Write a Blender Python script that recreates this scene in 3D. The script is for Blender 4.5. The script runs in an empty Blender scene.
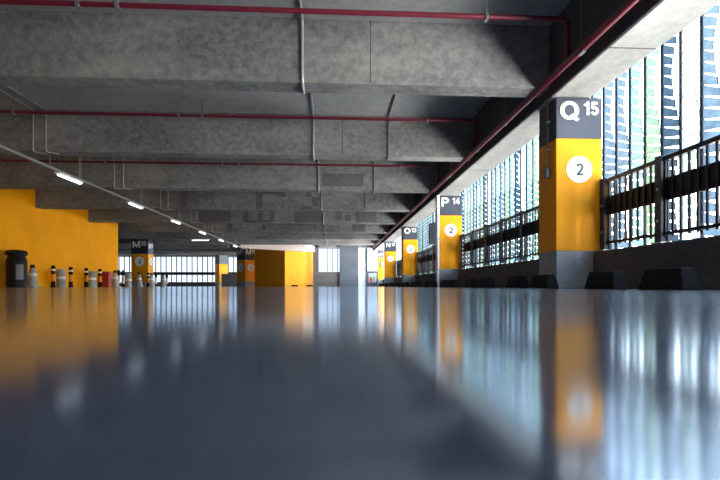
import bpy, bmesh, math, random
from mathutils import Vector, Matrix
random.seed(7)
sc = bpy.context.scene
C = sc.collection
R = math.radians
PI = math.pi

WORLD_BASE, WORLD_SUN = .70, 13.5
# ------------------------------------------------------------------ materials
def new_mat(name):
    m = bpy.data.materials.new(name); m.use_nodes = True
    nt = m.node_tree
    return m, nt, nt.nodes['Principled BSDF']

def simple(name, col, rough=0.5, metal=0.0, var=0.12, scale=6.0, bump=0.0, spec=0.5):
    """plain surface with a faint procedural mottling"""
    m, nt, b = new_mat(name)
    tc = nt.nodes.new('ShaderNodeTexCoord')
    n = nt.nodes.new('ShaderNodeTexNoise'); n.inputs['Scale'].default_value = scale; n.inputs['Detail'].default_value = 5
    nt.links.new(tc.outputs['Object'], n.inputs['Vector'])
    r = nt.nodes.new('ShaderNodeValToRGB')
    r.color_ramp.elements[0].position = 0.3; r.color_ramp.elements[1].position = 0.7
    r.color_ramp.elements[0].color = tuple(c*(1-var) for c in col) + (1,)
    r.color_ramp.elements[1].color = tuple(min(1, c*(1+var)) for c in col) + (1,)
    nt.links.new(n.outputs['Fac'], r.inputs['Fac'])
    nt.links.new(r.outputs['Color'], b.inputs['Base Color'])
    b.inputs['Roughness'].default_value = rough; b.inputs['Metallic'].default_value = metal
    b.inputs['Specular IOR Level'].default_value = spec
    if bump:
        bp = nt.nodes.new('ShaderNodeBump'); bp.inputs['Strength'].default_value = bump; bp.inputs['Distance'].default_value = 0.02
        nt.links.new(n.outputs['Fac'], bp.inputs['Height']); nt.links.new(bp.outputs['Normal'], b.inputs['Normal'])
    return m

def concrete(name, lo, hi, rough=0.85, stretch=(0.35, 0.35, 1.0)):
    m, nt, b = new_mat(name)
    L = nt.links
    tc = nt.nodes.new('ShaderNodeTexCoord')
    mp = nt.nodes.new('ShaderNodeMapping'); mp.inputs['Scale'].default_value = stretch
    L.new(tc.outputs['Object'], mp.inputs['Vector'])
    big = nt.nodes.new('ShaderNodeTexNoise'); big.inputs['Scale'].default_value = 1.3; big.inputs['Detail'].default_value = 6; big.inputs['Roughness'].default_value = 0.6
    fine = nt.nodes.new('ShaderNodeTexNoise'); fine.inputs['Scale'].default_value = 9; fine.inputs['Detail'].default_value = 8; fine.inputs['Roughness'].default_value = 0.7
    L.new(mp.outputs['Vector'], big.inputs['Vector']); L.new(tc.outputs['Object'], fine.inputs['Vector'])
    mx = nt.nodes.new('ShaderNodeMath'); mx.operation = 'MULTIPLY_ADD'; mx.inputs[1].default_value = 0.5
    h = nt.nodes.new('ShaderNodeMath'); h.operation = 'MULTIPLY'; h.inputs[1].default_value = 0.5
    L.new(fine.outputs['Fac'], h.inputs[0]); L.new(big.outputs['Fac'], mx.inputs[0]); L.new(h.outputs[0], mx.inputs[2])
    r = nt.nodes.new('ShaderNodeValToRGB')
    r.color_ramp.elements[0].position = 0.36; r.color_ramp.elements[1].position = 0.62
    r.color_ramp.elements[0].color = tuple(lo) + (1,); r.color_ramp.elements[1].color = tuple(hi) + (1,)
    L.new(mx.outputs[0], r.inputs['Fac']); L.new(r.outputs['Color'], b.inputs['Base Color'])
    bp = nt.nodes.new('ShaderNodeBump'); bp.inputs['Strength'].default_value = 0.18; bp.inputs['Distance'].default_value = 0.02
    L.new(fine.outputs['Fac'], bp.inputs['Height']); L.new(bp.outputs['Normal'], b.inputs['Normal'])
    b.inputs['Roughness'].default_value = rough; b.inputs['Specular IOR Level'].default_value = 0.2
    return m

def emitter(name, col, strength):
    m, nt, b = new_mat(name)
    b.inputs['Base Color'].default_value = (0.8, 0.8, 0.8, 1)
    b.inputs['Emission Color'].default_value = tuple(col) + (1,)
    b.inputs['Emission Strength'].default_value = strength
    return m

def tinted_sheet(name, col, trans=0.55):
    """thin tinted plastic that lets daylight through"""
    m = bpy.data.materials.new(name); m.use_nodes = True
    nt = m.node_tree; nt.nodes.remove(nt.nodes['Principled BSDF'])
    out = nt.nodes['Material Output']
    d = nt.nodes.new('ShaderNodeBsdfDiffuse'); t = nt.nodes.new('ShaderNodeBsdfTranslucent'); mx = nt.nodes.new('ShaderNodeMixShader')
    tc = nt.nodes.new('ShaderNodeTexCoord'); n = nt.nodes.new('ShaderNodeTexNoise'); n.inputs['Scale'].default_value = 7
    nt.links.new(tc.outputs['Object'], n.inputs['Vector'])
    r = nt.nodes.new('ShaderNodeValToRGB')
    r.color_ramp.elements[0].position = .3; r.color_ramp.elements[1].position = .7
    r.color_ramp.elements[0].color = tuple(c*.82 for c in col)+(1,); r.color_ramp.elements[1].color = tuple(min(1, c*1.12) for c in col)+(1,)
    nt.links.new(n.outputs['Fac'], r.inputs['Fac'])
    nt.links.new(r.outputs['Color'], d.inputs['Color']); nt.links.new(r.outputs['Color'], t.inputs['Color'])
    mx.inputs[0].default_value = trans
    nt.links.new(d.outputs[0], mx.inputs[1]); nt.links.new(t.outputs[0], mx.inputs[2]); nt.links.new(mx.outputs[0], out.inputs[0])
    return m

M = {}
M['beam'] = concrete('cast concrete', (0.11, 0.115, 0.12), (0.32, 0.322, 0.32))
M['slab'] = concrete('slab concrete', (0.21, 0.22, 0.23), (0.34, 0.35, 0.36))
M['edge'] = concrete('pale edge concrete', (0.26, 0.26, 0.255), (0.40, 0.40, 0.39), stretch=(2.0, .5, 1))
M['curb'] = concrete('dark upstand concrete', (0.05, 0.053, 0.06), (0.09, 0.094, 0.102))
M['patch'] = concrete('repair mortar', (0.10, 0.103, 0.105), (0.17, 0.173, 0.173))
M['base'] = concrete('plinth concrete', (0.22, 0.24, 0.27), (0.36, 0.38, 0.41))
M['grey_wall'] = concrete('slate grey paint', (0.075, 0.09, 0.115), (0.11, 0.125, 0.155))
M['low_wall'] = concrete('brown grey render', (0.11, 0.105, 0.11), (0.18, 0.17, 0.17))
M['pale_wall'] = simple('pale panel', (0.60, 0.66, 0.72), 0.6)
M['pink'] = concrete('pinkish concrete', (0.36, 0.29, 0.29), (0.50, 0.41, 0.405))
M['yellow'] = simple('traffic yellow paint', (0.82, 0.325, 0.003), 0.6, var=0.06, scale=2.2, bump=0.04, spec=.2)
M['orange'] = simple('orange yellow wall paint', (0.90, 0.36, 0.002), 0.7, var=0.06, scale=1.2, bump=0.05, spec=.1)
M['slate'] = simple('slate blue paint', (0.022, 0.030, 0.052), 0.5, var=0.08)
M['white'] = simple('white paint', (0.80, 0.81, 0.83), 0.5, var=0.03)
M['red_pipe'] = simple('dark red pipe paint', (0.15, 0.010, 0.030), 0.42, var=0.15)
M['black_metal'] = simple('black coated steel', (0.012, 0.014, 0.022), 0.5, var=0.2, spec=.25)
M['post_metal'] = simple('blue black steel', (0.03, 0.037, 0.055), 0.5, var=0.15, spec=.25)
M['galv'] = simple('galvanised steel', (0.42, 0.43, 0.45), 0.42, metal=0.6, var=0.12, scale=12)
M['conduit_dark'] = simple('weathered conduit', (0.16, 0.17, 0.18), 0.5, var=0.15, scale=12)
M['rubber'] = simple('black rubber', (0.010, 0.010, 0.012), 0.8, var=0.25, scale=14, bump=0.2, spec=.12)
M['seam'] = simple('dark joint filler', (0.05, 0.05, 0.05), 0.9)
M['tube'] = emitter('lit fluorescent tube', (0.92, 0.94, 1.0), 2.5)
M['exit'] = emitter('lit sign face', (0.92, 0.95, 1.0), 2.2)
M['housing'] = simple('lamp housing', (0.65, 0.66, 0.68), 0.4)
M['bin'] = simple('dark bin plastic', (0.008, 0.009, 0.015), 0.55, var=0.2, spec=.2)
M['bin_label'] = simple('grey bin sticker', (0.13, 0.13, 0.15), 0.5)
M['cyl'] = concrete('bollard concrete', (0.30, 0.30, 0.29), (0.44, 0.44, 0.43))
M['beige'] = concrete('beige cone plastic', (0.45, 0.38, 0.31), (0.56, 0.48, 0.40))
M['red_plastic'] = simple('red plastic', (0.34, 0.010, 0.012), 0.45)
M['poster'] = simple('poster paper', (0.35, 0.42, 0.5), 0.6)
M['green'] = simple('green ink', (0.10, 0.40, 0.16), 0.6)
M['red'] = simple('red ink', (0.55, 0.04, 0.04), 0.6)

# glossy painted floor
m, nt, b = new_mat('glossy epoxy floor'); M['floor'] = m
tc = nt.nodes.new('ShaderNodeTexCoord')
n = nt.nodes.new('ShaderNodeTexNoise'); n.inputs['Scale'].default_value = 0.7; n.inputs['Detail'].default_value = 4
nt.links.new(tc.outputs['Object'], n.inputs['Vector'])
r = nt.nodes.new('ShaderNodeValToRGB')
r.color_ramp.elements[0].position = .3; r.color_ramp.elements[1].position = .7
r.color_ramp.elements[0].color = (0.070, 0.102, 0.178, 1); r.color_ramp.elements[1].color = (0.090, 0.130, 0.222, 1)
nt.links.new(n.outputs['Fac'], r.inputs['Fac'])
nt.nodes.remove(b)      # grey blue paint under a clear, faintly blue gloss coat
df = nt.nodes.new('ShaderNodeBsdfDiffuse'); gl = nt.nodes.new('ShaderNodeBsdfGlossy'); fr = nt.nodes.new('ShaderNodeFresnel'); mx = nt.nodes.new('ShaderNodeMixShader')
nt.links.new(r.outputs['Color'], df.inputs['Color'])
gl.inputs['Color'].default_value = (.80, .90, 1.0, 1); gl.inputs['Roughness'].default_value = 0.12
fr.inputs['IOR'].default_value = 1.55
sm = nt.nodes.new('ShaderNodeMath'); sm.operation = 'SMOOTH_MAX'; sm.inputs[1].default_value = .35; sm.inputs[2].default_value = .12   # polished coat keeps some gloss at every angle
nt.links.new(fr.outputs[0], sm.inputs[0]); nt.links.new(sm.outputs[0], mx.inputs[0]); nt.links.new(df.outputs[0], mx.inputs[1]); nt.links.new(gl.outputs[0], mx.inputs[2])
nt.links.new(mx.outputs[0], nt.nodes['Material Output'].inputs[0])

FIN_COLS = {'teal': (0.24, 0.33, 0.35), 'blue-grey': (0.19, 0.245, 0.30), 'green': (0.25, 0.33, 0.285),
            'dark blue': (0.10, 0.145, 0.19), 'pale': (0.34, 0.39, 0.39)}
FINM = {k: tinted_sheet(k + ' tinted fin sheet', tuple(c*1.25 for c in v)) for k, v in FIN_COLS.items()}
M['spine'] = simple('fin spine steel', (0.010, 0.012, 0.026), 0.6, spec=.2)

# ------------------------------------------------------------------ mesh helpers
def box(bm, x0, x1, y0, y1, z0, z1, mtx=None):
    vs = [bm.verts.new(((x0, x1)[i & 1], (y0, y1)[(i >> 1) & 1], (z0, z1)[(i >> 2) & 1])) for i in range(8)]
    if mtx: 
        for v in vs: v.co = mtx @ v.co
    for f in ((0, 2, 3, 1), (4, 5, 7, 6), (0, 1, 5, 4), (2, 6, 7, 3), (0, 4, 6, 2), (1, 3, 7, 5)):
        bm.faces.new([vs[i] for i in f])
    return vs

def lathe(bm, prof, seg=20, cx=0, cy=0):
    rings = []
    for r, z in prof:
        rings.append([bm.verts.new((cx + r*math.cos(2*PI*k/seg), cy + r*math.sin(2*PI*k/seg), z)) for k in range(seg)])
    for a, b_ in zip(rings, rings[1:]):
        for k in range(seg):
            bm.faces.new((a[k], a[(k+1) % seg], b_[(k+1) % seg], b_[k]))
    bm.faces.new(list(reversed(rings[0]))); bm.faces.new(rings[-1])

def round_path(pts, rad, n=5):
    """round the corners of a polyline"""
    pts = [Vector(p) for p in pts]; out = [pts[0]]
    for a, b_, c in zip(pts, pts[1:], pts[2:]):
        u = (a-b_); v = (c-b_)
        d = min(rad, u.length*.45, v.length*.45)
        p0 = b_ + u.normalized()*d; p1 = b_ + v.normalized()*d
        for k in range(n+1):
            t = k/n
            out.append(p0*(1-t)**2 + b_*2*t*(1-t) + p1*t*t)
    out.append(pts[-1]); return out

def tube(bm, pts, r, seg=10):
    pts = [Vector(p) for p in pts]
    rings = []
    up = None
    for i, p in enumerate(pts):
        t = (pts[min(i+1, len(pts)-1)] - pts[max(i-1, 0)]).normalized()
        if up is None:
            up = Vector((0, 0, 1)) if abs(t.z) < .9 else Vector((1, 0, 0))
        s = t.cross(up).normalized(); up = s.cross(t).normalized()
        rings.append([bm.verts.new(p + (s*math.cos(2*PI*k/seg) + up*math.sin(2*PI*k/seg))*r) for k in range(seg)])
    for a, b_ in zip(rings, rings[1:]):
        for k in range(seg):
            bm.faces.new((a[k], a[(k+1) % seg], b_[(k+1) % seg], b_[k]))
    bm.faces.new(list(reversed(rings[0]))); bm.faces.new(rings[-1])

def obj(name, bm, mat, parent=None, smooth=False, bevel=0.0, loc=None):
    bmesh.ops.recalc_face_normals(bm, faces=bm.faces)
    me = bpy.data.meshes.new(name); bm.to_mesh(me); bm.free()
    if smooth:
        for p in me.polygons: p.use_smooth = True
        try: me.set_sharp_from_angle(angle=R(40))
        except Exception: pass
    me.materials.append(mat)
    o = bpy.data.objects.new(name, me); C.objects.link(o)
    if parent: o.parent = parent
    if loc: o.location = loc
    if bevel:
        md = o.modifiers.new('bevel', 'BEVEL'); md.width = bevel; md.segments = 2; md.limit_method = 'ANGLE'
    return o

def tag(o, label, cat, group=None):
    o['label'] = label; o['category'] = cat
    if group: o['group'] = group
    return o

def thing(name, label, cat, loc=(0, 0, 0), rz=0, group=None):
    o = bpy.data.objects.new(name, None); C.objects.link(o)
    o.empty_display_size = .1
    o.location = loc; o.rotation_euler = (0, 0, rz)
    return tag(o, label, cat, group)

def struct(name, bm, mat, parent=None, bevel=0.0):
    o = obj(name, bm, mat, parent, bevel=bevel)
    if not parent: o['kind'] = 'structure'
    return o

def BB(*boxes):
    bm = bmesh.new()
    for b_ in boxes: box(bm, *b_)
    return bm

def dup(root, loc, label, rz=None, group=None):
    r_ = root.copy(); C.objects.link(r_); r_.location = loc; r_['label'] = label
    if rz is not None: r_.rotation_euler = (0, 0, rz)
    if group: r_['group'] = group
    for ch in list(root.children):
        c = ch.copy(); C.objects.link(c); c.parent = r_
        for g in ch.children:
            d = g.copy(); C.objects.link(d); d.parent = c
    return r_

# bold sans capitals and figures drawn as broad strokes in a box one unit high
def arc(cx, cy, rx, ry, a0, a1, n=12):
    return [(cx+rx*math.cos(R(a0+(a1-a0)*k/n)), cy+ry*math.sin(R(a0+(a1-a0)*k/n))) for k in range(n+1)]
H = .088   # half a stroke
GLYPH = {   # advance width, strokes
 'O': (.80, [arc(.40, .5, .31, .41, 0, 360, 28)]),
 'Q': (.80, [arc(.40, .5, .31, .41, 0, 360, 28), [(.46, .27), (.76, -.02)]]),
 'P': (.66, [[(.09, 0), (.09, 1)], [(.09, .91), (.36, .91)] + arc(.36, .68, .21, .23, 90, -90, 10) + [(.09, .45)]]),
 'N': (.74, [[(.09, 0), (.09, 1)], [(.65, 0), (.65, 1)], [(.11, .96), (.63, .04)]]),
 'M': (.88, [[(.09, 0), (.09, 1)], [(.79, 0), (.79, 1)], [(.11, .97), (.44, .12), (.77, .97)]]),
 '0': (.56, [arc(.28, .5, .19, .41, 0, 360, 24)]),
 '1': (.42, [[(.29, 0), (.29, 1)], [(.03, .72), (.26, .88)]]),
 '2': (.56, [arc(.28, .70, .19, .21, 170, -25, 12) + [(.36, .42), (.12, .09)], [(.05, .09), (.53, .09)]]),
 '3': (.56, [arc(.27, .715, .18, .195, 165, -90, 12), arc(.27, .29, .20, .20, 90, -165, 12)]),
 '4': (.58, [[(.40, 0), (.40, .98)], [(.38, .93), (.08, .32)], [(.03, .28), (.56, .28)]]),
 '5': (.56, [[(.49, .91), (.15, .91), (.11, .50)], arc(.27, .33, .20, .24, 140, -160, 14)]),
}
def stroke(bm, pts, h, f, lift=0.0):
    closed = (Vector(pts[0])-Vector(pts[-1])).length < 1e-4
    P_ = [Vector((p[0], p[1], 0)) for p in pts]
    if closed: P_ = P_[:-1]
    n = len(P_); prs = []
    for i, p in enumerate(P_):
        a = P_[i-1] if (i or closed) else None; c = P_[(i+1) % n] if (i < n-1 or closed) else None
        ts = [(q-r_).normalized() for q, r_ in ((p, a), (c, p)) if q is not None and r_ is not None]
        ns = [Vector((-t.y, t.x, 0)) for t in ts]
        m_ = sum(ns, Vector()).normalized(); k = 1/max(.45, m_.dot(ns[0]))
        prs.append([[bm.verts.new((q.x*f[0], q.y*f[1], z)) for z in (0, .004+lift)] for q in (p+m_*h*k, p-m_*h*k)])
    for i in range(n if closed else n-1):
        A, B_ = prs[i], prs[(i+1) % n]
        bm.faces.new((A[0][1], A[1][1], B_[1][1], B_[0][1]))
        bm.faces.new((A[0][0], A[0][1], B_[0][1], B_[0][0])); bm.faces.new((A[1][0], B_[1][0], B_[1][1], A[1][1]))
    if not closed:
        for A in (prs[0], prs[-1]): bm.faces.new((A[0][0], A[0][1], A[1][1], A[1][0]))
def text_obj(name, s, h, mat, parent, mtx, wide=1.0):
    """lettering h high whose lower left corner is the origin of mtx"""
    bm = bmesh.new(); x = 0
    for ch in s:
        adv, st = GLYPH[ch]
        for k_, pts in enumerate(st): stroke(bm, [(q[0]+x, q[1]) for q in pts], H, (h*wide, h), .0012*k_)
        x += adv+.06
    bmesh.ops.transform(bm, matrix=mtx, verts=bm.verts)
    return obj(name, bm, mat, parent)

# ------------------------------------------------------------------ key dimensions
WL = -10.6            # yellow wall
PX0, PX1 = 3.08, 3.64  # edge beam
PZ = 2.70              # underside of edge beam
SZ = 3.72              # slab underside
BZ = 2.84              # cross beam underside
COLY = [6.60, 14.0, 21.4, 28.8, 36.2]
BEAMY = [6.65 + 3.7*k for k in range(-5, 12)]
BW = 0.36
YB = -12.5             # wall behind the camera
YE = 46.5

# ------------------------------------------------------------------ setting
struct('floor', BB((-26.3, 4.0, YB-.3, YE+.3, -0.25, 0)), M['floor'])
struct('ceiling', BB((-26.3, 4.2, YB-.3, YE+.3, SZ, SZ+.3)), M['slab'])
struct('wall_left', BB((WL-.25, WL, YB, 24.35, 0, SZ)), M['orange'])
struct('wall_back', BB((WL-.25, 4.0, YB-.25, YB, 0, SZ)), M['beam'])
struct('daylight_block_right', BB((3.70, 3.95, YB, 1.0, .52, SZ)), M['beam'])  # unseen wall, added to cut the daylight reaching the left of the beams
struct('wall_left_far', BB((-26.3, -26.0, 24.9, YE, 0, SZ)), M['curb'])
struct('wall_left_return', BB((-26.0, WL-.25, 24.1, 24.35, 0, SZ)), M['curb'])

beams = []
for i, y in enumerate(BEAMY):
    xl = WL if y < 24.3 else -26.0
    bm = bmesh.new()
    box(bm, xl, PX0 if y < 33 else -7.8, y, y+BW, BZ, SZ)
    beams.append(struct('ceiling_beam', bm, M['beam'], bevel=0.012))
def patch(beam_i, rects):
    y = BEAMY[beam_i]
    for (x0, x1, z0, z1) in rects:
        obj('repair_patch', BB((x0, x1, y-.003, y+.01, z0, z1)), M['patch'], beams[beam_i])
def joint(beam_i, x):
    y = BEAMY[beam_i]
    obj('seam', BB((x-.006, x+.006, y-.002, y+.01, BZ+.02, SZ)), M['seam'], beams[beam_i])
I1 = 5   # index of the beam at column Q
joint(I1, 0.52); joint(I1+1, 0.2); joint(I1+3, -4.4); joint(I1+4, -1.9)
patch(I1+3, [(-5.54, -5.30, BZ+.05, 3.6), (-2.82, -2.58, BZ, 3.42), (-2.82, -1.94, 3.42, 3.60), (-2.0, -1.75, 3.30, 3.48), (-1.0, -.80, 3.3, 3.55), (-.77, -.51, 2.98, 3.32), (-1.17, -.77, BZ, 2.96)])
patch(I1+4, [(-5.88, -4.49, BZ+.02, 3.64), (-3.97, -3.73, BZ+.05, 3.64), (-3.31, -3.08, BZ+.05, 3.64), (-2.79, -2.6, BZ+.05, 3.64), (-3.97, -2.79, BZ, 2.95), (-1.73, -.45, BZ+.02, 3.62), (.12, .40, 2.98, 3.4), (.52, .80, 2.94, 3.2), (1.0, 1.95, 2.9, 3.5)])
patch(I1+5, [(-5.5, -5.2, BZ+.02, 3.6), (-3.7, -3.45, 2.95, 3.15), (1.0, 1.7, 2.9, 3.5)])
patch(I1+2, [(-.32, .9, 2.95, 3.32)])

eb = struct('edge_beam', BB((PX0, PX1, YB, 37, PZ, SZ+.3)), M['edge'], bevel=0.015)
for y in (5.2, 10.9, 12.6, 18.1, 19.9, 25.3):
    obj('seam', BB((PX0+.01, PX1-.01, y-.008, y+.008, PZ-.003, PZ+.01)), M['seam'], eb)
obj('inner_shade_sheet', BB((PX0-.012, PX0-.001, YB, 37, PZ+.01, SZ)), M['curb'], eb)  # dark sheet: shade on the beam's inner side, put into the colour

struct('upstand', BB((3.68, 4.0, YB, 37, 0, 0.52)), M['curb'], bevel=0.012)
struct('trim_ledge', BB((4.0, 4.75, YB, 37, 0.10, 0.30)), M['edge'])

# end of the deck on the right
WY = 36.35
struct('wall_end_pillar', BB((-1.5, -1.08, WY, WY+.3, 0, SZ)), M['low_wall'])
struct('wall_end_low', BB((-1.08, .5, WY+.05, WY+.25, 0, 1.05)), M['low_wall'])
struct('wall_end_pier', BB((.5, 1.92, WY-.15, WY+.5, 0, SZ)), M['grey_wall'])
struct('wall_end_panel', BB((1.92, 2.48, WY+.1, WY+.2, 0, 2.9)), M['pale_wall'])
struct('wall_end_parapet', BB((2.48, 3.6, WY+.05, WY+.25, 0, 1.1)), M['grey_wall'])
struct('wall_end_lintel', BB((-1.5, 4.0, WY, WY+.3, 2.95, SZ)), M['beam'])
w = struct('window_1', BB((-1.08, .5, WY+.1, WY+.16, 1.05, 1.11), (-1.08, .5, WY+.1, WY+.16, 2.87, 2.93)), M['conduit_dark'])
for x in (-.42, -.02, .36):
    obj('mullion', BB((x-.03, x+.03, WY+.1, WY+.16, 1.11, 2.87)), M['conduit_dark'], w)
w = struct('window_2', BB((2.48, 2.60, WY+.06, WY+.2, 0, 2.93), (2.6, 3.6, WY+.1, WY+.16, 1.1, 1.15)), M['post_metal'])
po = tag(obj('poster', BB((2.7, 3.3, WY+.035, WY+.05, .3, 1.0)), M['poster']), 'small colourful notice on the low grey parapet at the far end', 'poster')
obj('green_print', BB((3.02, 3.22, WY+.03, WY+.036, .5, .8)), M['green'], po)
obj('red_print', BB((2.78, 2.98, WY+.03, WY+.036, .35, .7)), M['red'], po)

# stair core turned to the deck
c0 = Vector((-3.5, 35.3, 0)); ang = R(42)
core = thing('stair_core', 'large yellow stair core box standing at the far end with one face in shade', 'stair block', c0, ang)
obj('shell', BB((0, 2.7, 0, 4.0, 0, 3.1)), M['yellow'], core)
obj('corner_strip', BB((2.7, 2.85, 0.02, .2, 0, 3.1)), M['low_wall'], core)
for (x, lab) in ((0.35, 'left one of two black wheel stops at the foot of the yellow stair core'), (1.75, 'right one of two black wheel stops at the foot of the yellow stair core')):
    p = Matrix.Rotation(ang, 4, 'Z') @ Vector((x, -.35, 0)) + c0
    bm = bmesh.new(); vs = box(bm, 0, .55, -.08, .08, 0, .12)
    for v in vs:
        if v.co.z > .05: v.co.x = .275 + (v.co.x-.275)*.85; v.co.y *= .6
    o = obj('wheel_stop', bm, M['rubber'], loc=p); o.rotation_euler = (0, 0, ang)
    tag(o, lab, 'wheel stop', 'wheel stops by the stair core')
# sloping ramp edge over the core
bm = bmesh.new()
a = Vector((-6.3, 33.05, 0)); c = Vector((-1.35, 36.15, 0)); n_ = Vector((-.53, .85, 0))*.22
vs = []
for p, z0, z1 in ((a, 2.62, 3.0), (c, 2.58, 3.04)):
    for q in (p, p+n_):
        for z in (z0, z1): vs.append(bm.verts.new((q.x, q.y, z)))
for f in ((0, 1, 3, 2), (4, 6, 7, 5), (0, 4, 5, 1), (2, 3, 7, 6), (0, 2, 6, 4), (1, 5, 7, 3)): bm.faces.new([vs[k] for k in f])
struct('ramp_edge', bm, M['pink'])
sg = thing('exit_sign', 'small white lit sign hanging by the top of the yellow stair core', 'sign', (-1.75, 33.4, 2.42))
obj('case', BB((-.38, .38, -.04, .04, 0, .3)), M['housing'], sg)
obj('lit_face', BB((-.35, .35, -.045, -.04, .03, .27)), M['exit'], sg)
for x in (-.3, .3): obj('hanger', BB((x-.012, x+.012, -.012, .012, .3, SZ-2.36)), M['conduit_dark'], sg)

# ------------------------------------------------------------------ columns
def face_mtx(kind, w, d, u, z):
    """text plane on a face of a column centred on its origin; u from the left edge of the face"""
    if kind == 'front': return Matrix.Translation((-w/2+u, -d/2-.003, z)) @ Matrix.Rotation(PI/2, 4, 'X')
    if kind == 'right': return Matrix.Translation((w/2+.003, -d/2+u, z)) @ Matrix.Rotation(PI/2, 4, 'Z') @ Matrix.Rotation(PI/2, 4, 'X')
    if kind == 'left': return Matrix.Translation((-w/2-.003, d/2-u, z)) @ Matrix.Rotation(-PI/2, 4, 'Z') @ Matrix.Rotation(PI/2, 4, 'X')
def column(x, y, w, d, letter, num, label, top, rz=0, base=.53, faces=('front',), zy=2.12, dz=1.68):
    t = thing('column', label, 'column', (x, y, 0), rz)
    obj('plinth', BB((-w/2, w/2, -d/2, d/2, 0, base)), M['base'], t, bevel=.012)
    obj('yellow_band', BB((-w/2, w/2, -d/2, d/2, base, zy)), M['yellow'], t, bevel=.012)
    obj('name_band', BB((-w/2, w/2, -d/2, d/2, zy, top)), M['slate'], t, bevel=.012)
    for f in faces:
        ww = d if f in ('left', 'right') else w
        s = ww/.66
        text_obj('letter', letter, .26*s, M['white'], t, face_mtx(f, w, d, .055*s, zy+.255*s), 1.3)
        text_obj('number', num, .185*s, M['white'], t, face_mtx(f, w, d, (.395 if letter == 'Q' else .375)*s, zy+.325*s), 1.1)
        bm = bmesh.new(); lathe(bm, [(.185*s, 0), (.185*s, .004)], 32)
        bmesh.ops.transform(bm, matrix=face_mtx(f, w, d, ww/2, dz), verts=bm.verts)
        dk = obj('disc', bm, M['white'], t)
        text_obj('level_number', '2', .17*s, M['slate'], dk, face_mtx(f, w, d, ww/2-.049*s, dz-.085*s) @ Matrix.Translation((0, 0, .004)), 1.15)
    return t
cx, cw, cdp = 3.475, .67, .56
column(cx, COLY[0]+cdp/2, cw, cdp, 'Q', '15', 'yellow column with dark band marked Q 15, nearest column in view', PZ)
column(cx, COLY[1]+cdp/2, cw, cdp, 'P', '14', 'yellow column with dark band marked P 14, second along the railing', PZ)
column(cx, COLY[2]+cdp/2, cw, cdp, 'O', '13', 'yellow column with dark band marked O 13, third along the railing', PZ)
column(cx, COLY[3]+cdp/2, cw, cdp, 'N', '12', 'small distant yellow column, fourth along the railing behind O 13', PZ)
column(3.55, COLY[4]-.6, .42, .42, 'M', '11', 'thin far yellow column seen left of the fourth one along the railing', PZ)
column(-12.35, 31.9, 1.06, .9, 'M', '10', 'wide shaded column marked M behind the cones past the yellow wall', SZ, base=.3, faces=('front', 'right'), zy=2.1, dz=1.62)
column(-6.92, 38.9, 1.1, 1.1, 'M', '11', 'column marked M seen on its corner left of the stair core, one side sunlit', SZ, rz=R(46), base=.4, faces=('left', 'front'), zy=2.1, dz=1.5)
column(-10.3, 45.0, .85, .85, 'M', '12', 'small farthest column with orange and yellow sides before the bright bar screen', SZ, rz=R(40), base=.3, faces=(), zy=2.05)
struct('trim_low_wall', BB((-10.1, -8.2, 44.2, 44.4, 0, 1.15)), M['curb'])

nb = tag(obj('wall_notice', BB((3.44, 3.58, 35.36, 35.385, 1.35, 2.0)), M['red']), 'narrow red notice with black stripe on the thin far yellow column', 'notice')
obj('black_stripe', BB((3.48, 3.54, 35.355, 35.36, 1.5, 1.75)), M['black_metal'], nb)
# pipework on the columns
d = thing('downpipe', 'pale grey drain pipe running down the left edge of the P 14 column', 'pipe', (3.078, 13.97, 0))
bm = bmesh.new(); tube(bm, [(0, 0, 0.0), (0, 0, PZ)], .045, 14); obj('pipe', bm, M['white'], d, smooth=True)
for z in (.5, 1.4, 2.3): obj('bracket', BB((-.052, .06, -.052, .052, z, z+.04)), M['galv'], d)
d = thing('switch_conduit', 'conduit with small switch box on the shaded side of the Q 15 column', 'conduit', (3.14, 6.80, 0))
bm = bmesh.new(); tube(bm, [(-.03, 0, 1.72), (-.03, 0, PZ)], .014, 10); obj('conduit', bm, M['conduit_dark'], d, smooth=True)
obj('switch_box', BB((-.07, 0, -.05, .05, 1.60, 1.73)), M['conduit_dark'], d, bevel=.008)
for z in (2.0, 2.4): obj('clip', BB((-.045, 0, -.03, .03, z, z+.02)), M['galv'], d)
sp = thing('electrical_box', 'tall black box on a pole above the railing between O 13 and P 14', 'box', (3.93, 18.5, .52))
obj('pole', BB((-.03, .03, -.03, .03, 0, 2.0)), M['black_metal'], sp)
obj('case', BB((-.2, .04, -.1, .1, 1.15, 1.95)), M['black_metal'], sp, bevel=.01)

# ------------------------------------------------------------------ railings
def railing(y0, y1, label):
    X = 3.82
    t = thing('railing', label, 'railing', (X, y0, .52), 0, 'railings along the open side')
    L = y1-y0
    obj('top_rail', BB((-.03, .03, 0, L, .95, 1.0)), M['black_metal'], t)
    obj('bottom_rail', BB((-.02, .02, 0, L, .10, .135)), M['black_metal'], t)
    bm = bmesh.new()
    k = .07
    while k < L:
        box(bm, -.008, .008, k-.015, k+.015, .08, .97); k += .125
    obj('bars', bm, M['black_metal'], t)
    obj('middle_panel', BB((.012, .03, 0, L, .50, .76)), M['black_metal'], t)
    n = max(1, round(L/1.22)); 
    for i in range(n+1):
        yy = min(max(L*i/n, .05), L-.05)
        p = obj('post', BB((-.055, -.025, yy-.055, yy+.055, 0, 1.02), (.03, .055, yy-.055, yy+.055, 0, 1.02), (-.03, .035, yy-.03, yy+.03, .02, .09)), M['post_metal'], t)
        obj('foot_plate', BB((-.08, .08, yy-.09, yy+.09, 0, .02)), M['galv'], p)
        for z in (.25, .62): obj('bolt', BB((-.065, -.055, yy-.015, yy+.015, z, z+.03)), M['galv'], p)
railing(1.75, COLY[0]-.02, 'dark bar railing nearest the camera, right of the Q 15 column')
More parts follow.
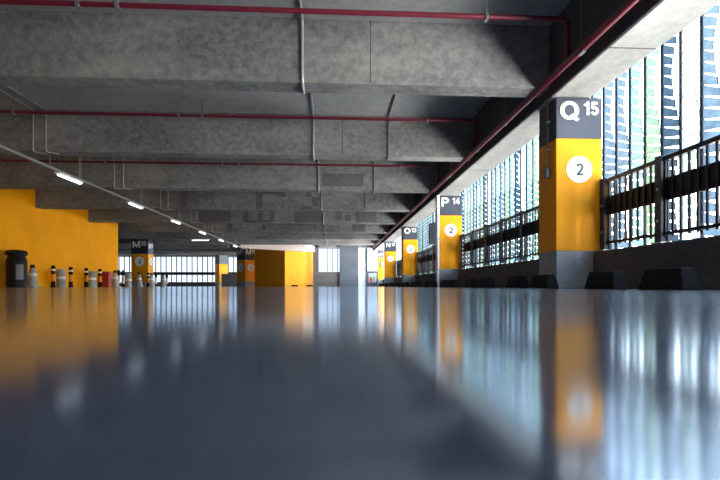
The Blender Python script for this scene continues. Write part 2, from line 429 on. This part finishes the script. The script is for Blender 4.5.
railing(COLY[0]+cdp+.02, COLY[1]-.02, 'dark bar railing between the P 14 and Q 15 columns')
railing(COLY[1]+cdp+.02, COLY[2]-.02, 'dark bar railing between the O 13 and P 14 columns')
railing(COLY[2]+cdp+.02, COLY[3]-.02, 'dark bar railing beyond the O 13 column, farthest short piece')

# ------------------------------------------------------------------ facade fins
def fin_meshes(col):
    bm = bmesh.new()
    z = -0.55
    th = R(4); ends = []
    while z < 4.9:
        wd = .312*(.76+.24*math.cos(2*PI*(z-2.05)/1.75)) if z > 1.2 else .312*(.86+.14*math.cos(2*PI*(z-2.05)/1.75))
        tilt = -.22-.34*min(1, max(0, (z-1.9)/.7))
        u = Vector((math.sin(th), -math.cos(th), 0)); nn = Vector((math.cos(th), math.sin(th), 0))*.003
        vs = []
        for s, h in ((.012, .065), (wd, .065-.024*wd/.3)):
            for side in (-1, 1):
                for dz in (-1, 1):
                    vs.append(bm.verts.new(u*s + nn*side + Vector((0, 0, z + tilt*s + dz*h))))
        for f in ((0, 1, 3, 2), (4, 6, 7, 5), (0, 4, 5, 1), (2, 3, 7, 6), (0, 2, 6, 4), (1, 5, 7, 3)): bm.faces.new([vs[k] for k in f])
        ends.append((u*wd + Vector((0, 0, z + tilt*wd)), nn)); z += .14
    for (a, na), (b_, nb_) in zip(ends, ends[1:]):     # thin rim that follows the wavy outline
        vs = [bm.verts.new(p + n_*sg_ + q) for p, n_ in ((a, na), (b_, nb_)) for q in (Vector(), Vector((0, .008, 0))) for sg_ in (-1, 1)]
        for f in ((0, 1, 3, 2), (4, 6, 7, 5), (0, 4, 5, 1), (2, 3, 7, 6), (0, 2, 6, 4), (1, 5, 7, 3)): bm.faces.new([vs[k] for k in f])
    return bm
FX = 4.45
protos = {}
for col in FIN_COLS:
    t = thing('facade_fin', '', 'facade fin', (FX, 0, 0), 0)
    obj('spine', BB((-.022, .022, -.010, .016, -.75, 5.0)), M['spine'], t)
    obj('slat_panel', fin_meshes(col), FINM[col], t)
    protos[col] = t
order = ['teal', 'green', 'dark blue', 'pale', 'blue-grey', 'teal', 'blue-grey', 'green', 'teal', 'dark blue', 'pale', 'teal', 'green', 'blue-grey']
used = set()
y = 29.35; k = 0
ys = []
while y > 3.6:
    ys.append(y); y -= .35
near = [y for y in ys if y < 8.0]
words = ['first', 'second', 'third', 'fourth', 'fifth', 'sixth', 'seventh', 'eighth', 'ninth', 'tenth', 'eleventh', 'twelfth', 'thirteenth', 'fourteenth']
fix = ['blue-grey', 'teal', 'green', 'dark blue', 'pale', 'blue-grey', 'teal', 'teal', 'green', 'blue-grey']
vis = sorted([y for y in ys if y <= 7.35], reverse=True)
for k, y in enumerate(ys):
    if y in vis:
        i = vis.index(y); col = fix[i % len(fix)]
        lab = 'slotted %s facade fin, %s to the right of the Q 15 column' % (col, words[min(i, 13)]); grp = 'fins right of the Q 15 column'
    else:
        col = order[k % len(order)]
        if y > 7.35 and y <= 16.8: lab = 'slotted %s facade fin seen between the P 14 and Q 15 columns' % col; grp = 'fins between P 14 and Q 15, ' + col
        elif y <= 26: lab = 'thin slotted %s facade fin seen between the O 13 and P 14 columns' % col; grp = 'fins between O 13 and P 14, ' + col
        else: lab = 'tiny distant %s facade fin beyond the O 13 column' % col; grp = 'fins beyond O 13, ' + col
    p = protos[col]
    if col not in used:
        used.add(col); p.location = (FX, y, 0); p['label'] = lab; p['group'] = grp
    else:
        dup(p, (FX, y, 0), lab, group=grp)
# horizontal carriers that hold the fins
for z, w_ in ((.36, 'lower'), (3.6, 'upper')):
    o = struct('trim_fin_carrier', BB((FX-.08, FX-.04, 3.3, 36.3, z, z+.05)), M['spine'])

# bright bar screen across the far left side
s = thing('bar_screen', 'far bright screen of tall upright bars past the yellow wall', 'screen', (-26, 46.1, 0))
obj('kerb', BB((0, 18.6, -.1, .15, 0, .42)), M['curb'], s)
obj('rail', BB((0, 18.6, -.06, -.02, 1.08, 1.36)), M['black_metal'], s)
obj('head', BB((0, 18.6, -.06, .1, 2.88, 3.0)), M['curb'], s)
for i in range(39):
    obj('bar', BB((.2+i*.48, .29+i*.48, 0, .08, .42, 2.9)), M['post_metal'], s)

# ------------------------------------------------------------------ wheel stops on the right
def stop_mesh():
    bm = bmesh.new(); vs = box(bm, -.09, .09, -.29, .29, 0, .19)
    for v in vs:
        if v.co.z > .1: v.co.y *= .80; v.co.x *= .65
    return bm
pairs = ['nearest', 'second', 'third', 'fourth', 'fifth', 'sixth', 'seventh', 'eighth', 'ninth', 'tenth', 'eleventh']
first = None
for i in range(11):
    for j in range(2):
        y = 4.06 + 2.49*i + .97*j
        lab = '%s black wheel stop of the %s pair along the railing' % (('nearer', 'farther')[j], pairs[i])
        if first is None:
            first = thing('wheel_stop', lab, 'wheel stop', (2.94, y, 0), 0, 'black wheel stops along the railing')
            obj('body', stop_mesh(), M['rubber'], first, bevel=.012)
        else: dup(first, (2.94, y, 0), lab)

# ------------------------------------------------------------------ red sprinkler pipes
MX, MZ = 2.93, 2.83
def pipe(pts, r, name, label, mat, cat='pipe', group=None, rad=.09, hang=None):
    t = thing(name, label, cat, pts[0], 0, group)
    o0 = Vector(pts[0])
    bm = bmesh.new(); tube(bm, [Vector(p)-o0 for p in round_path(pts, rad)], r, 12); obj('pipe', bm, mat, t, smooth=True)
    for (x, y, z0, z1) in (hang or []):
        bm = bmesh.new()
        box(bm, x-.008, x+.008, y-.008, y+.008, z0, z1); box(bm, x-.02, x+.02, y-r-.012, y+r+.012, z0-2*r-.01, z0)
        bmesh.ops.translate(bm, verts=bm.verts, vec=-o0); obj('hanger', bm, M['conduit_dark'], t)
    return t
pipe([(MX, 1.5, MZ), (MX, 36, MZ)], .048, 'sprinkler_main', 'long dark red pipe running along the edge beam towards the far end', M['red_pipe'],
     hang=[(MX, y, MZ+.045, SZ) for y in (3.9, 5.5, 8.0, 9.6, 11.9, 13.3, 15.6, 17, 19.4, 23, 26.8, 30.5)])
names = ['first (nearest)', 'second', 'third', 'fourth', 'fifth', 'sixth', 'seventh']
for i in range(7):
    y = BEAMY[I1+i] - .8; z = 3.37
    pts = [(WL+.05, y, z), (MX, y, z), (MX, y, MZ+.04)] if i else [(WL+.05, y, z), (MX, y, z), (MX, y, MZ+.04)]
    pipe(pts, .032, 'branch_pipe', 'thin dark red sprinkler pipe in front of the %s ceiling beam' % names[i], M['red_pipe'], group='cross pipes under the slab',
         hang=[(x, y, z+.03, SZ) for x in (-9.2, -6.1, -3.0, -2.55, 1.9)])
# sprinkler heads / clamps on the nearest pipe
bm = bmesh.new()

# ------------------------------------------------------------------ grey conduits
def profile_path(x, y0, i0, i1, yend, r):
    pts = [(x, y0, SZ-r)]
    for i in range(i0, i1+1):
        y = BEAMY[i]
        pts += [(x, y-r, SZ-r), (x, y-r, BZ-r), (x, y+BW+r, BZ-r), (x, y+BW+r, SZ-r)]
    pts.append((x, yend, SZ-r)); return pts
def conduit(pts, r, label, mat, group=None, rad=.12):
    return pipe(pts, r, 'conduit', label, mat, 'conduit', group, rad)
conduit(profile_path(-.42, 3.6, I1, I1+7, 34.5, .022), .022, 'pale conduit climbing over every ceiling beam near the middle', M['galv'])
conduit(profile_path(1.2, 7.3, I1+1, I1+5, 27.2, .02), .02, 'grey conduit crossing the ceiling beams from behind the nearest one, right of the middle', M['conduit_dark'])
for i in range(1, 6):
    y = BEAMY[I1+i]
    for x, w_ in ((-5.96, 'right'), (-6.22, 'left')):
        pts = [(x-.0, y-2.4, SZ-.016), (x, y-.016, SZ-.016), (x, y-.016, BZ-.016), (x+.2, y+.12, BZ-.016)]
        conduit(pts, .016, '%s one of two thin conduits dropping down the %s ceiling beam on the left' % (w_, names[i].split()[0]), M['galv'], 'drop conduits at the light track', .06)
pts = [(-9.3, 7.0+BW, BZ+.03)]

# ------------------------------------------------------------------ light track
TX, TZ = -6.0, 2.53
t = thing('light_track', 'long grey light track hanging under the beams on the left', 'track', (TX, 3, TZ))
obj('rail', BB((-.035, .035, 0, 30, 0, .05)), M['conduit_dark'], t)
for i in range(0, 8):
    y = BEAMY[I1+i-0]+BW/2-3
    if 0 < y < 30:
        obj('hanger', BB((-.01, .01, y-.01, y+.01, .05, BZ-TZ)), M['conduit_dark'], t)
for y in (11.3, 14.95, 18.7, 22.4, 26.1, 29.8):
    for dx in (-.018, .018):
        obj('hanger', BB((dx-.007, dx+.007, y-3+.45, y-3+.464, .05, SZ-TZ)), M['galv'], t)
fl = None
lw = ['brightest and nearest', 'second', 'third', 'fourth', 'fifth', 'sixth']
for i, y in enumerate((11.3, 14.95, 18.7, 22.4, 26.1, 29.8)):
    lab = '%s lit tube lamp along the hanging light track' % lw[i]
    if fl is None:
        fl = thing('tube_lamp', lab, 'lamp', (TX, y, TZ), 0, 'tube lamps on the light track')
        obj('housing', BB((-.06, .06, -.5, .5, -.04, 0)), M['housing'], fl, bevel=.008)
        bm = bmesh.new(); tube(bm, [(0, -.46, -.062), (0, .46, -.062)], .02, 10); obj('tube', bm, M['tube'], fl, smooth=True)
        bm = bmesh.new(); tube(bm, [(.04, -.46, -.058), (.04, .46, -.058)], .014, 10); obj('tube', bm, M['tube'], fl, smooth=True)
    else: dup(fl, (TX, y, TZ), lab)
o = dup(fl, (-7.6, 28.0, BZ-.12), 'lone tube lamp hung crosswise under the far ceiling beams', R(90), 'single tube lamps')
bm = BB((-.01, .01, -.3, -.28, 0, SZ-BZ+.12), (-.01, .01, .28, .30, 0, SZ-BZ+.12)); obj('hanger', bm, M['conduit_dark'], o)

# ------------------------------------------------------------------ bin, cones, bollards along the yellow wall
t = thing('litter_bin', 'dark round litter bin with wide lid against the yellow wall', 'bin', (-10.2, 16.1, 0))
bm = bmesh.new(); lathe(bm, [(.30, 0), (.34, .03), (.35, .85), (.32, .95), (.28, 1.0), (.28, 1.04)], 28); obj('body', bm, M['bin'], t, smooth=True)
bm = bmesh.new(); lathe(bm, [(.30, 1.04), (.36, 1.07), (.37, 1.14), (.33, 1.20), (.15, 1.235), (.02, 1.24)], 28); obj('lid', bm, M['bin'], t, smooth=True)
bm = bmesh.new(); lathe(bm, [(.36, .10), (.362, .10), (.362, .14), (.36, .14)], 28); obj('band', bm, M['black_metal'], t, smooth=True)
bm = bmesh.new()
for k in range(6):
    a0 = R(-62 + k*7); a1 = R(-62 + (k+1)*7)
    v = [bm.verts.new((.352*math.cos(q), .352*math.sin(q), z)) for q, z in ((a0, .25), (a1, .25), (a1, .75), (a0, .75))]
    bm.faces.new(v)
obj('sticker', bm, M['bin_label'], t)

t.scale = (.84, .84, .98)
def bollard_proto():
    t = thing('flexible_bollard', '', 'bollard')
    bm = bmesh.new(); lathe(bm, [(.10, 0), (.10, .03), (.075, .05), (.072, .22)], 16); obj('foot', bm, M['rubber'], t, smooth=True)
    bm = bmesh.new(); lathe(bm, [(.07, .22), (.07, .48)], 16); obj('sleeve', bm, M['yellow'], t, smooth=True)
    bm = bmesh.new(); lathe(bm, [(.072, .48), (.072, .60)], 16); obj('collar', bm, M['rubber'], t, smooth=True)
    bm = bmesh.new(); lathe(bm, [(.07, .60), (.07, .67)], 16); obj('reflector', bm, M['white'], t, smooth=True)
    bm = bmesh.new(); lathe(bm, [(.072, .67), (.075, .74), (.06, .79), (.02, .80)], 16); obj('cap', bm, M['rubber'], t, smooth=True)
    return t
def white_bollard():
    t = thing('flexible_bollard', '', 'bollard')
    bm = bmesh.new(); lathe(bm, [(.10, 0), (.10, .03), (.08, .05), (.075, .16)], 16); obj('foot', bm, M['rubber'], t, smooth=True)
    bm = bmesh.new(); lathe(bm, [(.072, .16), (.07, .55)], 16); obj('sleeve', bm, M['white'], t, smooth=True)
    bm = bmesh.new(); lathe(bm, [(.075, .55), (.08, .72), (.06, .80), (.02, .82)], 16); obj('cap', bm, M['rubber'], t, smooth=True)
    return t
def cyl_proto():
    t = thing('concrete_bollard', '', 'bollard')
    bm = bmesh.new(); lathe(bm, [(.19, 0), (.19, .05), (.165, .08), (.15, .6), (.135, .66), (.10, .68)], 20); obj('body', bm, M['cyl'], t, smooth=True)
    bm = bmesh.new(); lathe(bm, [(.162, .30), (.164, .30), (.160, .40), (.158, .40)], 20); obj('stripe', bm, M['white'], t, smooth=True)
    return t
def cone_proto(mat):
    t = thing('traffic_cone', '', 'cone')
    obj('foot', BB((-.21, .21, -.21, .21, 0, .035)), M['cyl'], t, bevel=.01)
    bm = bmesh.new(); lathe(bm, [(.18, .035), (.10, .58), (.08, .66)], 18); obj('body', bm, mat, t, smooth=True)
    bm = bmesh.new(); lathe(bm, [(.08, .66), (.07, .74), (.05, .77)], 18); obj('cap', bm, M['rubber'], t, smooth=True)
    bm = bmesh.new(); lathe(bm, [(.132, .38), (.134, .38), (.116, .48), (.114, .48)], 18); obj('sleeve', bm, M['white'], t, smooth=True)
    return t
P = {'b': bollard_proto(), 'w': white_bollard(), 'c': cyl_proto(), 'k': cone_proto(M['cyl']), 'e': cone_proto(M['beige'])}
# (pixel column, kind, x, label)
CY, SY = math.cos(math.atan2(27, 480)), math.sin(math.atan2(27, 480))
def at_px(px, X):
    xc = (px-360)/480
    return X/((xc*CY+SY)/(CY-xc*SY))
row = [(32.5, 'k', -10.25, 'grey cone with black tip right beside the dark litter bin'),
       (53.2, 'b', -10.3, 'black and yellow post bollard alone, left of the first stout grey bollard'),
       (61, 'c', -10.3, 'stout grey tapered bollard between the first two striped posts, nearest of its kind'),
       (70.8, 'b', -10.3, 'black and yellow post bollard right of the nearest stout grey bollard'),
       (86.3, 'b', -10.3, 'black and yellow post bollard touching the second stout grey bollard on its left'),
       (92.3, 'c', -10.3, 'second stout grey bollard along the yellow wall, left of the red box'),
       (100, 'b', -10.2, 'black and yellow post bollard in front of the red box'),
       (115, 'e', -10.2, 'beige cone right of the red box at the end of the yellow wall'),
       (118.8, 'w', -10.3, 'left one of two white posts with black caps past the wall end'),
       (123.2, 'w', -10.3, 'right one of two white posts with black caps past the wall end'),
       (128.3, 'c', -10.3, 'third stout grey bollard standing left of the shaded M column'),
       (139, 'k', -10.3, 'grey cone in front of the shaded face of the M column'),
       (148, 'b', -10.3, 'black and yellow post before the sunlit edge of the M column'),
       (151.5, 'k', -10.25, 'grey cone before the sunlit edge of the M column'),
       (156, 'w', -10.3, 'white post with black cap just right of the M column'),
       (163, 'k', -10.3, 'last grey cone at the right end of the row'),
       (166.8, 'w', -10.3, 'last white post with black cap at the right end of the row')]
seen = set()
for px, kd, X, lab in row:
    yy = at_px(px, X)
    g = {'b': 'black and yellow posts by the yellow wall', 'w': 'white posts past the wall end', 'c': 'stout grey bollards', 'k': 'grey cones', 'e': None}[kd]
    if kd not in seen:
        seen.add(kd); o = P[kd]; o.location = (X, yy, 0); o['label'] = lab
        if g: o['group'] = g
    else: dup(P[kd], (X, yy, 0), lab, group=g)
yb = at_px(106.5, -10.3)
t = thing('barrier_box', 'dark red plastic box barrier among the bollards by the yellow wall', 'barrier', (-10.33, yb-.05, 0))
bm = bmesh.new(); vs = box(bm, -.23, .23, -.2, .2, 0, .66)
for v in vs:
    if v.co.z > .3: v.co.x *= .92; v.co.y *= .8
obj('body', bm, M['red_plastic'], t, bevel=.03)
obj('cap', BB((-.21, .21, -.14, .14, .66, .69)), M['red_plastic'], t, bevel=.01)

# ------------------------------------------------------------------ world
w = bpy.data.worlds.new('World'); sc.world = w; w.use_nodes = True
nt = w.node_tree; bg = nt.nodes['Background']; L = nt.links
tc = nt.nodes.new('ShaderNodeTexCoord'); sx = nt.nodes.new('ShaderNodeSeparateXYZ'); rp = nt.nodes.new('ShaderNodeValToRGB')
mr = nt.nodes.new('ShaderNodeMapRange'); mr.inputs['From Min'].default_value = -1; mr.inputs['From Max'].default_value = 1
L.new(tc.outputs['Generated'], sx.inputs[0]); L.new(sx.outputs['Z'], mr.inputs['Value']); L.new(mr.outputs[0], rp.inputs['Fac'])
e = rp.color_ramp.elements           # dim ground at the foot of the building, sunlit ground farther out, hazy sky above
e[0].position = 0.0; e[0].color = (.12, .13, .14, 1)
e[1].position = 1.0; e[1].color = (.50, .68, 1.0, 1)
for p, c_ in ((0.15, (.25, .26, .26, 1)), (0.22, (4.2, 4.2, 4.0, 1)), (0.36, (3.0, 3.0, 2.9, 1)), (0.45, (2.2, 2.2, 2.15, 1)), (0.53, (2.0, 2.05, 2.05, 1)), (0.64, (.9, 1.05, 1.2, 1))):
    x = e.new(p); x.color = c_
# the sunny side of the sky is to the right and behind the camera
dt = nt.nodes.new('ShaderNodeVectorMath'); dt.operation = 'DOT_PRODUCT'; dt.inputs[1].default_value = (.97, -.24, 0)
L.new(tc.outputs['Generated'], dt.inputs[0])
m2 = nt.nodes.new('ShaderNodeMapRange'); m2.interpolation_type = 'SMOOTHSTEP'
m2.inputs['From Min'].default_value = -0.2; m2.inputs['From Max'].default_value = 0.95
m2.inputs['To Min'].default_value = WORLD_BASE; m2.inputs['To Max'].default_value = WORLD_SUN
L.new(dt.outputs['Value'], m2.inputs['Value'])
tn = nt.nodes.new('ShaderNodeMix'); tn.data_type = 'RGBA'      # cool open sky away from the sun, warm daylight towards it
m3 = nt.nodes.new('ShaderNodeMapRange'); m3.inputs['From Min'].default_value = 0.0; m3.inputs['From Max'].default_value = 0.8
L.new(dt.outputs['Value'], m3.inputs['Value']); L.new(m3.outputs[0], tn.inputs[0])
tn.inputs[6].default_value = (.80, .92, 1.12, 1); tn.inputs[7].default_value = (1.03, 1.0, .94, 1)
ml = nt.nodes.new('ShaderNodeMix'); ml.data_type = 'RGBA'; ml.blend_type = 'MULTIPLY'; ml.inputs[0].default_value = 1
L.new(rp.outputs['Color'], ml.inputs[6]); L.new(tn.outputs[2], ml.inputs[7])
L.new(ml.outputs[2], bg.inputs['Color']); L.new(m2.outputs[0], bg.inputs['Strength'])

# ------------------------------------------------------------------ camera
cd = bpy.data.cameras.new('camera'); cam = bpy.data.objects.new('camera', cd); C.objects.link(cam)
cd.sensor_width = 36; cd.lens = 24; cd.shift_y = 46/720; cd.clip_start = .01
cam.location = (0, 0, .035)
cam.rotation_mode = 'QUATERNION'
cam.rotation_quaternion = (Matrix.Rotation(-math.atan2(27, 480), 4, 'Z') @ Matrix.Rotation(PI/2, 4, 'X') @ Matrix.Rotation(R(-.03), 4, 'Z')).to_quaternion()
cd.dof.use_dof = True; cd.dof.focus_distance = 9; cd.dof.aperture_fstop = 4.0
sc.camera = cam
sc.view_settings.view_transform = 'Standard'; sc.view_settings.look = 'None'
sc.view_settings.gamma = 1; sc.view_settings.exposure = 0.0; sc.view_settings.use_curve_mapping = False
try:
    sc.cycles.max_bounces = 12; sc.cycles.diffuse_bounces = 6; sc.cycles.use_denoising = True
except Exception: pass
